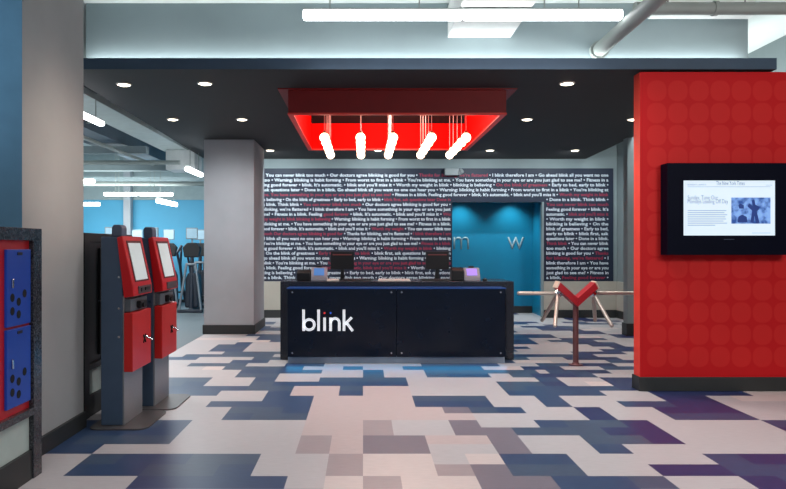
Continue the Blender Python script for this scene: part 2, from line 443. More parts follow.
bm = bm_new(); box(bm, a+TH, b-TH, d+.1, d+.12, CTOP-.3, CTOP); obj('shadow_gap', bm, mat('coffer_gap', (40, 4, 6), .9), t)
bm = bm_new()
e = .11
box(bm, a-e, b+e, c-e*.6, c-.007, CZ-.012, CZ-.001); box(bm, a-e, b+e, d+.007, d+e, CZ-.012, CZ-.001)
box(bm, a-e, a-.007, c-.007, d+.007, CZ-.012, CZ-.001); box(bm, b+.007, b+e, c-.007, d+.007, CZ-.012, CZ-.001)
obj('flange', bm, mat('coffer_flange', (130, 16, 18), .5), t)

# globe pendants, five rows of five
ordn = ['nearest', 'second', 'third', 'fourth', 'farthest']
rown = ['leftmost row', 'second row from the left', 'middle row', 'second row from the right', 'rightmost row']
proto = None
RX = [-.475, -.03, .37, .845, 1.27]
M_cord = mat('pale_cord', (225, 190, 180), .5); M_sock = mat('brass_socket', (170, 120, 90), .35, metal=.6)
for i in range(5):
    for j in range(5):
        Yp = 8.62 + j*.41; X = RX[i]; Z = 2.785
        lab = f'glowing globe pendant, {ordn[j]} in the {rown[i]} under red coffer'
        if proto is None:
            proto = thing('globe_pendant', lab, 'pendant light', (X, Yp, Z), 'globe pendants under the red coffer')
            bm = bm_new(); ball(bm, (X, Yp, Z), .058, 20, 14); obj('globe', bm, M_bulb, proto, True)
            bm = bm_new(); lathe(bm, [(.012, .085), (.022, .075), (.026, .05)], (X, Yp, Z), 14); obj('socket', bm, M_sock, proto, True)
            bm = bm_new(); tube(bm, (X, Yp, Z+.08), (X, Yp, CTOP), .0045, seg=6); obj('cord', bm, M_cord, proto)
        else: dup(proto, (X, Yp, Z), lab)

# ------------------------------------------------------------------ lamps helper
def lamp(kind, loc, power, color=(1, 1, 1), size=.2, target=None, sizey=None, spot=None, blend=.6, spread=None):
    L = bpy.data.lights.new('lamp', kind); L.energy = power; L.color = color
    if kind == 'AREA':
        L.shape = 'RECTANGLE' if sizey else 'SQUARE'; L.size = size
        if sizey: L.size_y = sizey
        if spread: L.spread = math.radians(spread)
    else: L.shadow_soft_size = size
    if spot: L.spot_size = math.radians(spot); L.spot_blend = blend
    o = bpy.data.objects.new('lamp', L); C.objects.link(o); o.location = loc
    if target is not None: o.rotation_euler = (Vector(target)-Vector(loc)).to_track_quat('-Z', 'Y').to_euler()
    return o

# downlights
dl = [((124, 84), 'front row, leftmost'), ((205, 83), 'front row, second from the left'), ((567, 83), 'front row, nearest the red wall'),
      ((173, 119), 'middle row, leftmost'), ((242, 119), 'middle row, second from the left'), ((527, 119), 'middle row, just right of the red coffer'), ((633, 119), 'middle row, beside the edge of the red wall'),
      ((270, 150), 'back row, beside the grey column'), ((378, 150), 'back row, behind the middle pendants'), ((490, 150), 'back row, above the blue opening'), ((575, 150), 'back row, rightmost')]
proto = None
for (px, py), lab in dl:
    ppm = (VY-py)/(CZ-H); Yp = F/ppm; X = (px-VX)/ppm
    lab = 'round recessed downlight in the charcoal soffit, ' + lab
    if proto is None:
        proto = thing('recessed_downlight', lab, 'downlight', (X, Yp, CZ), 'recessed downlights')
        bm = bm_new(); lathe(bm, [(.07, -.012), (.084, -.008), (.086, -.0005), (.068, -.0005), (.07, -.012)], (X, Yp, CZ), 28); obj('trim_ring', bm, M_trimring, proto, True)
        bm = bm_new(); lathe(bm, [(.001, -.02), (.05, -.018), (.07, -.011), (.07, -.002)], (X, Yp, CZ), 28); obj('lens', bm, M_lens, proto, True)
    else: dup(proto, (X, Yp, CZ), lab)
    back = py > 140
    lamp('SPOT', (X, Yp, CZ-.03), (175 if px < 400 else 130) if back else 90, (1, .93, .86) if not back else (.84, .95, 1), .05, (X, Yp + (1.4 if back else 0), CZ-1.9 if back else 0), spot=150 if back else 100, blend=.7)

# ------------------------------------------------------------------ ceiling services above
def fluoro(x0, x1, Yp, z, lab, axis='x', y1=None, h=.085, ztop=4.02, group=None, hw=.045):
    t = thing('fluorescent_light', lab, 'ceiling light', ((x0+x1)/2, Yp, z), group)
    bm = bm_new()
    if axis == 'x': box(bm, x0, x1, Yp-hw, Yp+hw, z, z+h, .02)
    else: box(bm, x0-hw, x0+hw, Yp, y1, z, z+h, .02)
    obj('diffuser', bm, M_glow, t)
    bm = bm_new()
    if axis == 'x': box(bm, x0, x1, Yp-hw*.8, Yp+hw*.8, z+h, z+h+.012)
    else: box(bm, x0-hw*.8, x0+hw*.8, Yp, y1, z+h, z+h+.012)
    obj('housing', bm, M_pipe, t)
    ends = [(x0+(.25 if x0 < 0 or x0 > 1.2 else .75), Yp), (x1-.4, Yp)] if axis == 'x' else [(x0, Yp+.2), (x0, y1-.2)]
    for p in ends:
        bm = bm_new(); tube(bm, (*p, z+h+.012), (*p, ztop), .006, seg=6); obj('hanger_wire', bm, M_pipe, t)
    return t
YF = F/108
zf = sz(20, YF); hf = sz(10.5, YF)-zf
xm = sx(463, YF)
fluoro(sx(303, YF), xm-.004, YF, zf, 'long suspended white fluorescent light above the canopy, left half', h=hf, group='foreground suspended lights')
fluoro(xm+.004, sx(622, YF), YF, zf, ztop=4.02, lab= 'long suspended white fluorescent light above the canopy, right half in front of the white duct', h=hf, group='foreground suspended lights')

t = thing('air_duct', 'white rectangular air duct coming out of the bulkhead behind the long light', 'duct', (1.2, 7.0, 3.7))
bm = bm_new(); box(bm, sx(448, 7.38), sx(511, 7.38), 2.5, YU-.001, sz(37, 7.38), 3.98, .004); obj('duct_body', bm, M_duct, t)
bm = bm_new()
for y in (5.6, 4.2): box(bm, sx(448, 7.38)-.015, sx(511, 7.38)+.015, y, y+.03, sz(37, 7.38)-.015, 3.99)
obj('joint_flange', bm, M_pipe, t)
t = thing('sprinkler_pipe', 'round grey pipe sloping out from the bulkhead toward the upper right', 'pipe', (2.5, YU, 3.4))
PXx, PZz = sx(598, YU), sz(53, YU)+.02
bm = bm_new(); tube(bm, (PXx, YU-.001, PZz), (PXx+.02, 2.5, PZz+.12), .072, seg=24); obj('pipe_body', bm, M_pipe, t, True)
bm = bm_new(); tube(bm, (PXx, YU-.06, PZz), (PXx, YU-.002, PZz), .095, seg=24); obj('escutcheon', bm, M_pipe, t, True)
YP = F/103
t = thing('overhead_pipe', 'thick horizontal grey pipe near the ceiling above the red wall', 'pipe', (3.7, YP, 3.78))
PZ = sz(10.5, YP); PXL = PXx+.15
PZ = sz(8.5, YP)
bm = bm_new(); tube(bm, (PXL, YP, PZ), (5.1, YP, PZ), .06, seg=28); obj('pipe_body', bm, M_pipe, t, True)
bm = bm_new(); tube(bm, (sx(713, YP), YP, PZ), (sx(717, YP), YP, PZ), .072, seg=28); obj('coupling', bm, M_pipe, t, True)
for px in (668, 745): bm = bm_new(); tube(bm, (sx(px, YP), YP, PZ+.05), (sx(px, YP), YP, 4.02), .008, seg=8); obj('hanger_rod', bm, M_steel, t)

# ------------------------------------------------------------------ reception desk
GX0, GX1, GY = -1.055, 1.925, 8.93
GT = sz(281.5, GY)
t = thing('reception_desk', 'black granite reception desk with dark navy glass front and white lettering', 'desk', ((GX0+GX1)/2, GY, 0))
bm = bm_new()
prism(bm, [(GX0, 0.001), (GX0+.10, 0.001), (GX0+.10, GT-.1), (GX1-.10, GT-.1), (GX1-.10, 0.001), (GX1, 0.001), (GX1, GT), (GX0, GT)], 'y', GY, GY+.75, .004)
obj('granite_surround', bm, granite('navy_black_granite', (20, 24, 34), (50, 56, 70)), t)
QY = 8.60; QX0, QX1 = sx(287.5, QY), sx(505.5, QY); QZ0, QZ1 = sz(357, QY), sz(289, QY); QM = (QX0+QX1)/2 - .0
bm = bm_new(); box(bm, QX0+.02, QX1-.02, QY+.03, GY+.7, QZ0+.01, GT-.101); obj('carcass', bm, mat('desk_carcass', (16, 26, 44), .4), t)
for xa, xb in ((QX0, QM-.003), (QM+.003, QX1)):
    bm = bm_new(); box(bm, xa, xb, QY, QY+.012, QZ0, QZ1, .002); g = obj('glass_panel', bm, M_glass, t)
    for px in (xa+.06, xb-.06):
        for pz in (QZ0+.05, QZ1-.04):
            bm = bm_new(); tube(bm, (px, QY-.012, pz), (px, QY, pz), .011, seg=14); obj('standoff', bm, M_chrome, g, True)
bm = bm_new(); box(bm, QX0, QX1, QY+.05, QY+.07, 0.001, QZ0+.005); obj('kick_plate', bm, mat('steel_kick', (150, 164, 180), .35, metal=.3), t)
bm = bm_new(); box(bm, QX0-.01, QX1+.01, QY-.004, GY-.001, QZ1+.001, QZ1+.012); obj('blue_lit_ledge', bm, mat('ledge_blue_light', (16, 50, 104), .3, emit=(20, 64, 130), estr=.35), t)  # ledge over the glass, blue light on it put into colour and emission
bm = bm_new(); tx0, tx1 = sx(302, QY), sx(354, QY); zb = sz(331.5, QY)
lg = bm_new()
M_logo = mat('logo_white', (236, 240, 244), .5, emit=(236, 240, 244), estr=.35)
# lettering built from strokes: b l i n k
def stroke(bm, pts, w, y=QY-.004):
    for (xa, za), (xb, zb_) in zip(pts, pts[1:]):
        d = Vector((xb-xa, 0, zb_-za)); n = Vector((-d.z, 0, d.x)).normalized()*w/2
        vs = [Vector((xa, y, za))+n, Vector((xb, y, zb_))+n, Vector((xb, y, zb_))-n, Vector((xa, y, za))-n]
        f = [bm.verts.new(v) for v in vs]; b_ = [bm.verts.new(v+Vector((0, .0035, 0))) for v in vs]
        bm.faces.new(f); bm.faces.new(b_[::-1])
        for k in range(4): bm.faces.new((f[k], b_[k], b_[(k+1) % 4], f[(k+1) % 4]))
def P(px, py): return (sx(px, QY), sz(py, QY))
def arc(cx, cy, r, a0, a1, n=18): return [P(cx+r*math.cos(math.radians(a0+(a1-a0)*k/n)), cy-r*math.sin(math.radians(a0+(a1-a0)*k/n))) for k in range(n+1)]
W = 2.7*QY/F
stroke(lg, [P(303.6, 309.5), P(303.6, 331)], W)
stroke(lg, arc(309.2, 324.6, 5.2, 0, 360, 28), W)
stroke(lg, [P(318.6, 309.5), P(318.6, 331)], W)
stroke(lg, [P(324.6, 317.5), P(324.6, 331)], W)
stroke(lg, [P(330.6, 317.5), P(330.6, 331)], W)
stroke(lg, arc(335, 322.6, 4.3, 180, 0, 14)+[P(339.3, 331)], W)
stroke(lg, [P(344, 309.5), P(344, 331)], W)
stroke(lg, [P(351.8, 317.4), P(345, 324.2)], W); stroke(lg, [P(346.3, 322.6), P(352.8, 331)], W)
bmesh.ops.recalc_face_normals(lg, faces=lg.faces[:])
obj('logo_lettering', lg, M_logo, t, label='white lowercase desk lettering'); bm.free()
for px, colr, nm in ((324.6, (220, 50, 50), 'red'), (330.6, (40, 90, 200), 'blue')):
    bm = bm_new(); c = P(px, 313); tube(bm, (c[0], QY-.004, c[1]), (c[0], QY-.0005, c[1]), .0125, seg=16)
    obj('logo_dot', bm, mat('logo_dot_'+nm, colr, .5, emit=colr, estr=.3), t, label=nm+' dot over the lettering')

# things on the desk
def monitor(px, w, lab, Yp=9.3):
    X = sx(px, Yp); z0, z1 = sz(269.5, Yp), sz(251.5, Yp); z0 -= .0
    t = thing('computer_monitor', lab, 'monitor', (X, Yp, GT), 'monitors on the desk')
    bm = bm_new(); box(bm, X-w/2, X+w/2, Yp, Yp+.03, z0, z1, .006); obj('display_housing', bm, M_black, t)
    bm = bm_new(); box(bm, X-w/2+.03, X+w/2-.03, Yp-.003, Yp, z1-.05, z1-.035); obj('red_reflection_strip', bm, mat('painted_red_reflection', (120, 60, 60), .4), t)  # reddish reflection on the housing, drawn as a coloured strip
    bm = bm_new(); prism(bm, [(X-.03, GT+.012), (X+.03, GT+.012), (X+.02, z0+.06), (X-.02, z0+.06)], 'y', Yp+.031, Yp+.055, .003); obj('stand', bm, M_black, t)
    bm = bm_new(); box(bm, X-.1, X+.1, Yp-.04, Yp+.12, GT+.001, GT+.013, .004); obj('foot', bm, M_black, t)
monitor(342.3, .315, 'black computer monitor on the left half of the desk, beside the blue-lit terminal')
monitor(437.5, .31, 'black computer monitor on the right half of the desk, in front of the blue opening')
def terminal(pxa, pxb, pya, colr, lab, Yp=9.1):
    xa, xb = sx(pxa, Yp), sx(pxb, Yp); zt = sz(pya, Yp); xm = (xa+xb)/2
    t = thing('card_terminal', lab, 'payment terminal', (xm, Yp, GT), 'payment terminals on the desk')
    bm = bm_new(); prism(bm, [(Yp-.04, GT+.001), (Yp+.14, GT+.001), (Yp+.12, zt), (Yp+.06, zt), (Yp-.03, GT+.055)], 'x', xa, xb, .008); obj('terminal_body', bm, mat('terminal_grey', (150, 150, 160), .4), t)
    bm = bm_new(); w = (xb-xa)
    n = Vector((0, -(zt-GT-.055), .09)).normalized()*.003
    p0, p1 = Vector((0, Yp-.022, GT+.07)), Vector((0, Yp+.05, zt-.012))
    vs = [Vector((xa+w*.18, *(p0+n).yz)), Vector((xb-w*.18, *(p0+n).yz)), Vector((xb-w*.18, *(p1+n).yz)), Vector((xa+w*.18, *(p1+n).yz))]
    bm.faces.new([bm.verts.new(v) for v in vs]); obj('screen', bm, mat('terminal_screen_%d' % pxa, colr, .3, emit=colr, estr=.7), t)
    bm = bm_new(); box(bm, xm-.035, xm+.035, Yp+.06, Yp+.11, zt, zt+.022, .005); obj('scanner_head', bm, M_black, t)
terminal(311, 327, 267.5, (60, 112, 170), 'grey payment terminal with blue screen on the left end of the desk')
terminal(464, 480, 268, (150, 126, 224), 'grey payment terminal with violet screen on the right end of the desk')
def printer(pxa, pxb, pya, lab, Yp=9.12):
    xa, xb, zt = sx(pxa, Yp), sx(pxb, Yp), sz(pya, Yp)
    t = thing('receipt_printer', lab, 'printer', ((xa+xb)/2, Yp, GT), 'receipt printers on the desk')
    bm = bm_new(); prism(bm, [(Yp-.05, GT+.001), (Yp+.16, GT+.001), (Yp+.16, zt), (Yp+.01, zt), (Yp-.05, zt-.03)], 'x', xa, xb, .008); obj('printer_body', bm, M_black, t)
    bm = bm_new(); box(bm, xa+.02, xb-.02, Yp+.04, Yp+.09, zt-.002, zt+.008); obj('paper_slot', bm, mat('printer_slot', (60, 60, 64), .4), t)
printer(297, 310.5, 270.5, 'black receipt printer on the left end of the desk')
printer(451.5, 463.5, 268, 'black receipt printer between the right monitor and the violet terminal')
def keyboard(pxa, pxb, lab, Yp=9.05):
    xa, xb = sx(pxa, Yp), sx(pxb, Yp)
    t = thing('keyboard', lab, 'keyboard', ((xa+xb)/2, Yp, GT), 'keyboards on the desk')
    bm = bm_new(); prism(bm, [(Yp-.07, GT+.001), (Yp+.07, GT+.001), (Yp+.07, GT+.026), (Yp-.07, GT+.014)], 'x', xa, xb, .003); obj('keyboard_tray', bm, M_black, t)
    bm = bm_new(); n = 12
    for r in range(4):
        for k in range(n):
            x = xa+.012+(xb-xa-.024)*k/n; y = Yp-.055+r*.03; z = GT+.0155+r*.0026
            box(bm, x, x+(xb-xa-.024)/n-.004, y, y+.024, z, z+.006)
    obj('keys', bm, mat('key_grey', (48, 48, 52), .5), t)
keyboard(342, 372, 'black keyboard in front of the left monitor'); keyboard(421, 451, 'black keyboard in front of the right monitor')
M_paper = mat('paper_white', (225, 220, 212), .7)
for pxa, pxb, lab in ((327, 339, 'small stack of white paper beside the blue-lit terminal'), (378, 410, 'wide stack of white paper in the middle of the desk')):
    bm = bm_new(); xa, xb = sx(pxa, 9.1), sx(pxb, 9.1)
    for k in range(3): box(bm, xa+.004*k, xb-.003*k, 9.0+.003*k, 9.2, GT+.001+.007*k, GT+.0075+.007*k)
    tag(obj('paper_stack', bm, M_paper), lab, 'paper')
t = thing('computer_mouse', 'black computer mouse at the right end of the desk', 'mouse', (sx(485, 9.1), 9.1, GT))
bm = bm_new(); ball(bm, (sx(485, 9.1), 9.1, GT+.012), .05, 16, 10, (.65, 1, .4)); obj('mouse_body', bm, M_black, t, True)
bm = bm_new(); tube(bm, (sx(485, 9.1)-.005, 9.07, GT+.03), (sx(485, 9.1)+.005, 9.07, GT+.03), .009, seg=10); obj('scroll_wheel', bm, M_steel, t, True)

# ------------------------------------------------------------------ turnstile
TX, TY = 2.592, 8.53
def turnstile():
    t = thing('turnstile', 'red V-shaped double turnstile on a steel post beside the red wall', 'turnstile', (TX, TY, 0))
    M_post = mat('rosy_steel_post', (140, 96, 96), .35, metal=.5); M_tr = mat('turnstile_red', (186, 40, 50), .4); M_cap = mat('turnstile_cap', (232, 214, 196), .5)
    vz = 1.45 - (299-246)*TY/F
    bm = bm_new(); tube(bm, (TX, TY, .012), (TX, TY, vz-.03), .034, seg=24); obj('post', bm, M_post, t, True)
    bm = bm_new(); lathe(bm, [(.085, .001), (.085, .01), (.045, .014), (.04, .03), (.034, .034)], (TX, TY, 0), 28); obj('base_flange', bm, M_post, t, True)
    for s in (-1, 1):
        # arm housing: a slab leaning outward at 45 degrees
        u = Vector((s*.745, 0, .667)); n = Vector((-s*.667, 0, .745))   # along, inner normal
        base = Vector((TX, TY, vz-.075)); L = .31; T = .125
        p = [base, base+n*0 + u*.0, ]
        a0 = Vector((TX, TY, vz-.09)); a1 = Vector((TX, TY, vz+.02))
        top_in = a1 + u*(L-.03); top_out = a0 + u*(L+.02)
        pts = [(v.x, v.z) for v in (a0, top_out, top_in, a1)]
        bm = bm_new(); prism(bm, pts, 'y', TY-.09, TY+.09, .006); h = obj('arm_housing', bm, M_tr, t)
        bm = bm_new(); dcap = (top_in-top_out)
        q = [top_out+u*.002, top_in+u*.002, top_in+u*.02, top_out+u*.02]
        prism(bm, [(v.x, v.z) for v in q], 'y', TY-.09, TY+.09, .003); obj('end_cap', bm, M_cap, h)
        hub = a0 + u*.24 + Vector((0, 0, .035))
        ax = Vector((s*.7071, 0, -.7071))
        bm = bm_new(); tube(bm, hub, hub+ax*.07, .055, .05, seg=20); obj('hub', bm, M_chrome, t, True)
        hc = hub + ax*.05
        for k in range(3):
            ang = math.radians(120*k)
            e1 = Vector((s*.7071, 0, .7071)); e2 = Vector((0, 1, 0))
            dirv = ax*math.cos(math.radians(45)) + (e1*math.cos(ang)+e2*math.sin(ang))*math.sin(math.radians(45))
            bm = bm_new(); e = hc + dirv*.48; tube(bm, hc, e, .023, seg=14); ball(bm, e, .023, 12, 8); obj('barrier_arm', bm, mat('satin_arm', (196, 186, 176), .35, metal=.5), t, True)
turnstile()

# ------------------------------------------------------------------ television on the red wall
TVY = F/102.3
vx0, vx1, vz0, vz1 = sx(667.5, TVY), sx(791, TVY), sz(255, TVY), sz(163, TVY)
t = thing('wall_television', 'large black framed television showing a news page, mounted on the red wall', 'television', ((vx0+vx1)/2, TVY, vz0))
bm = bm_new(); SY = TVY+.012
s0, s1, q0, q1 = sx(683, SY), sx(775, SY), sz(235.5, SY), sz(180.5, SY)
M_tv = mat('navy_black_bezel', (3, 6, 24), .6, spec=.08)
for (p, q, r, s) in ((vx0, vx1, q1, vz1), (vx0, vx1, vz0, q0), (vx0, s0, q0, q1), (s1, vx1, q0, q1)): box(bm, p, q, TVY, 6.999, r, s)
obj('bezel', bm, M_tv, t)
M_scr = mat('screen_glow', (150, 158, 168), .6, emit=(222, 240, 252), estr=.82, spec=.1)
bm = bm_new(); box(bm, s0, s1, SY, SY+.02, q0, q1); scr = obj('screen', bm, M_scr, t)
bm = bm_new(); sw, sh = s1-s0, q1-q0
def T(fx, fy): return (s0+sw*fx, SY-.0015, q1-sh*fy)
bm.free()
M_type = mat('screen_type', (100, 120, 150), .6, emit=(124, 146, 176), estr=.5, spec=.1)
for wd, hh, fx, fy, fw in (('The New York Times', .058, .36, .085, .31), ('SUNDAY, JUNE 5', .022, .05, .09, .2), ('Sunday, Tune Our', .058, .05, .345, .33), ('Mondays Leading Off Day', .058, .05, .415, .44)):
    bm = bm_new(); text_bm(bm, wd, hh, T(fx, fy), (1, 0, 0), (0, 0, 1), width=sw*fw, res=3, off=0); obj('headline_lettering', bm, M_type, scr)
M_body = mat('screen_body_type', (120, 140, 165), .6, emit=(168, 190, 214), estr=.6, spec=.1)
for k in range(8):
    fy = .54 + k*.038; w = (.42, .40, .43, .41, .42, .39, .43, .3)[k]
    bm = bm_new(); a_, b_ = T(.05, fy), T(.05+w, fy+.014); box(bm, a_[0], b_[0], SY-.0015, SY-.0001, b_[2], a_[2]); obj('text_line', bm, M_body, scr)
for fx, fy, w in ((.75, .95, .2), (.9, .08, .07), (.05, .11, .9)):
    bm = bm_new(); a_, b_ = T(fx, fy), T(fx+w, fy+.008); box(bm, a_[0], b_[0], SY-.0015, SY-.0001, b_[2], a_[2]); obj('text_line', bm, M_body, scr)
pm = bpy.data.materials.new('news_photo'); pm.use_nodes = True; nt = pm.node_tree; b = nt.nodes['Principled BSDF']
tc = nt.nodes.new('ShaderNodeTexCoord'); nz = nt.nodes.new('ShaderNodeTexNoise'); nz.inputs['Scale'].default_value = 14; nz.inputs['Detail'].default_value = 3
rp = nt.nodes.new('ShaderNodeValToRGB'); rp.color_ramp.elements[0].position = .35; rp.color_ramp.elements[1].position = .6
rp.color_ramp.elements[0].color = (*lin((30, 70, 140)), 1); rp.color_ramp.elements[1].color = (*lin((120, 160, 220)), 1)
nt.links.new(tc.outputs['Object'], nz.inputs['Vector']); nt.links.new(nz.outputs['Fac'], rp.inputs['Fac'])
nt.links.new(rp.outputs['Color'], b.inputs['Base Color']); nt.links.new(rp.outputs['Color'], b.inputs['Emission Color']); b.inputs['Emission Strength'].default_value = .7
bm = bm_new(); a_, b_ = T(.525, .31), T(.95, .785); box(bm, a_[0], b_[0], SY-.0015, SY-.0001, b_[2], a_[2]); obj('news_picture', bm, pm, scr)
# dark figure shapes inside the picture
bm = bm_new()
def blob(pts):
    f = bm.faces.new([bm.verts.new((T(x, y)[0], SY-.003, T(x, y)[2])) for x, y in pts])
blob([(.73, .76), (.75, .55), (.70, .47), (.72, .42), (.755, .46), (.745, .36), (.775, .35), (.785, .44), (.83, .48), (.82, .53), (.80, .56), (.83, .77), (.79, .77), (.775, .64), (.765, .77)])
blob([(.60, .45), (.62, .42), (.66, .45), (.66, .51), (.61, .51)]); blob([(.59, .76), (.60, .66), (.64, .62), (.69, .66), (.70, .76)])
obj('picture_figures', bm, mat('picture_dark_blue', (22, 52, 120), .5, emit=(22, 52, 120), estr=.5), scr)
bm = bm_new(); c = sx(729, TVY); box(bm, c-.05, c+.05, TVY-.002, TVY, vz0+.15, vz0+.156); obj('badge', bm, mat('bezel_badge', (50, 60, 84), .4), t)

# ------------------------------------------------------------------ lockers
def lockers(dx, dy, lab, M_fr, M_dr, M_pl, M_gr):
    y0, y1, X = 3.275+dy, 4.47+dy, -2.05+dx; XB = -2.6+dx
    t = thing('locker_bank', lab, 'lockers', (-2.3+dx, (y0+y1)/2, 0))
    bm = bm_new()
    prism(bm, [(y0, .001), (y0+.11, .001), (y0+.11, 1.485), (y1-.11, 1.485), (y1-.11, .001), (y1, .001), (y1, 1.56), (y0, 1.56)], 'x', XB, X, .003)
    obj('granite_surround', bm, M_gr, t)
    bm = bm_new(); box(bm, XB, X, y0+.111, y1-.111, .40, .445); obj('bottom_shelf', bm, M_gr, t)
    bm = bm_new(); box(bm, XB, X-.03, y0+.111, y1-.111, .18, .399); obj('lower_panel', bm, M_pl, t)
    bm = bm_new(); box(bm, XB, X-.01, y0+.111, y1-.111, .001, .179); obj('plinth', bm, M_base, t)
    XF = X-.03
    bm = bm_new(); box(bm, XB+.01, XF, y0+.111, y1-.111, .446, 1.484); obj('red_frame', bm, M_fr, t)
    for c in range(2):
        yb = 4.345+dy-.29-c*.4
        for z0, z1 in ((.975, 1.43), (.495, .96)):
            bm = bm_new(); box(bm, XF, XF+.018, yb, yb+.29, z0, z1, .003); d = obj('locker_door', bm, M_dr, t)
            for fy, fz in ((.72, .41), (.47, .31), (.21, .375), (.21, .2), (.47, .145)):
                bm = bm_new(); tube(bm, (XF+.0185, yb+.29*fy, z0+(z1-z0)*fz), (XF+.0195, yb+.29*fy, z0+(z1-z0)*fz), .025, seg=16); obj('vent_hole', bm, M_hole, d)
            bm = bm_new(); box(bm, XF+.0181, XF+.03, yb+.045, yb+.062, z0+(z1-z0)*.5, z0+(z1-z0)*.62, .003); obj('latch', bm, M_chrome if dx == 0 else M_black, d)
            bm = bm_new(); box(bm, XF+.0181, XF+.021, yb+.12, yb+.18, z1-.035, z1-.018); obj('number_plate', bm, M_black, d)
    return t
lockers(0, 0, 'granite framed locker bank with red frame and blue doors at the left edge', M_redframe, M_bluedoor, M_pale, M_granite)
lockers(-.255, 2.52, 'black granite framed locker bank half hidden behind the red check-in kiosks', M_black, mat('dark_locker', (8, 9, 12), .8), M_pale, mat('black_cabinet_stone', (14, 15, 17), .45))

# ------------------------------------------------------------------ check-in kiosks
def kiosk():
    x0, y0 = -1.915, F/124.8; W = .47
    t = thing('checkin_kiosk', 'nearest red and slate check-in kiosk with tilted white screen', 'kiosk', (x0, y0, 0), 'check-in kiosks')
    def px(p): return x0 + (p-124)/124.8
    def pz(q): return H + (246-q)/124.8
    bm = bm_new(); box(bm, x0-.185, x0-.012, y0, y0+W, .013, 1.525, .006); obj('post', bm, M_slate, t)
    bm = bm_new(); box(bm, x0-.0115, x0, y0+.004, y0+W-.004, .014, 1.05); obj('front_plate', bm, M_steel, t)
    # base plate with round corners
    r = .09; pts = []
    bx0, bx1, by0, by1 = x0-.26, x0+.21, y0-.11, y0+W+.06
    for cx, cy, a in ((bx1-r, by0+r, -90), (bx1-r, by1-r, 0), (bx0+r, by1-r, 90), (bx0+r, by0+r, 180)):
        for k in range(7): an = math.radians(a+15*k); pts.append((cx+r*math.cos(an), cy+r*math.sin(an)))
    bm = bm_new(); prism(bm, pts, 'z', .001, .012); obj('base_plate', bm, mat('base_plate_grey', (96, 92, 92), .4, metal=.4), t)
    A, B, Cc, D, E = (px(117), pz(237.6)), (px(122.5), pz(235.6)), (px(133.5), pz(286)), (px(134.2), pz(296.5)), (px(124.2), pz(298))
    hy0, hy1 = y0-.012, y0+W+.012
    bm = bm_new(); prism(bm, [A, B, Cc, D, E], 'y', hy0, hy1, .008); h = obj('screen_head', bm, M_red, t)
    b2, c2 = Vector((B[0], 0, B[1])), Vector((Cc[0], 0, Cc[1])); d = (c2-b2); n = Vector((-d.z, 0, d.x)).normalized()
    if n.x < 0: n = -n
    def slab(f0, f1, ya, yb, off, th):
        bm = bm_new()
        q = [b2+d*f0+n*off, b2+d*f1+n*off, b2+d*f1+n*(off+th), b2+d*f0+n*(off+th)]
        prism(bm, [(v.x, v.z) for v in q], 'y', ya, yb); return bm
    obj('screen_bezel', slab(.1, .93, y0+.055, y0+W-.05, .0005, .004), mat('bezel_dark_red', (84, 14, 24), .5), h)
    obj('screen', slab(.15, .90, y0+.075, y0+W-.09, .005, .003), M_screen_white, h)
    bm = bm_new(); box(bm, D[0]-.012, D[0]+.004, y0+.11, y0+W-.03, D[1]+.012, D[1]+.075, .002); pn = obj('slot_panel', bm, mat('slot_panel_grey', (84, 70, 72), .5), h)
    bm = bm_new(); box(bm, D[0]+.0042, D[0]+.01, y0+.16, y0+.2, D[1]+.03, D[1]+.06); box(bm, D[0]+.0042, D[0]+.012, y0+.26, y0+.38, D[1]+.035, D[1]+.06); obj('slot', bm, M_black, pn)
    # band with reader
    bm = bm_new(); box(bm, x0+.0005, x0+.045, y0+.02, y0+W-.02, pz(312), pz(299.5)); bd = obj('reader_band', bm, mat('band_grey', (92, 98, 104), .4), t)
    bm = bm_new(); box(bm, x0+.0455, x0+.085, y0+.17, y0+.33, pz(310), pz(302.5), .008); tube(bm, (x0+.086, y0+.21, pz(307)), (x0+.1, y0+.21, pz(307)), .02, seg=14); obj('card_reader', bm, M_black, bd)
    bm = bm_new(); box(bm, x0+.0005, x0+.072, y0-.008, y0+W+.008, pz(372), pz(313), .006); db = obj('service_door', bm, mat('door_red', (200, 34, 30), .35), t)
    bm = bm_new(); yc, zc = y0+.29, pz(343)
    for k in range(4):
        an = math.radians(45+90*k); tube(bm, (x0+.0735, yc, zc), (x0+.0735, yc+.04*math.cos(an), zc+.045*math.sin(an)), .008, seg=8)
    obj('vent_cross', bm, M_hole, db)
    bm = bm_new(); tube(bm, (x0+.0725, yc+.02, zc+.02), (x0+.13, yc+.03, zc-.015), .008, seg=10); obj('key_lever', bm, M_chrome, db, True)
    # rounded cap on top
    bm = bm_new(); prism(bm, [(x0-.115, 1.526), (x0-.03, 1.526), (x0-.03, 1.60), (x0-.045, 1.622), (x0-.1, 1.622), (x0-.115, 1.6)], 'y', y0+.04, y0+.16, .008); obj('top_cap', bm, mat('cap_slate', (84, 96, 116), .5), t)
    bm = bm_new()
    for z in (1.2, .95, .72): tube(bm, (x0-.04, y0-.004, z), (x0-.04, y0, z), .01, seg=10)
    obj('side_screw', bm, M_chrome, t)
    return t
k1 = kiosk()
dup(k1, (k1.location.x+.045, F/111.5, 0), 'farther red and slate check-in kiosk, nearer the gym')

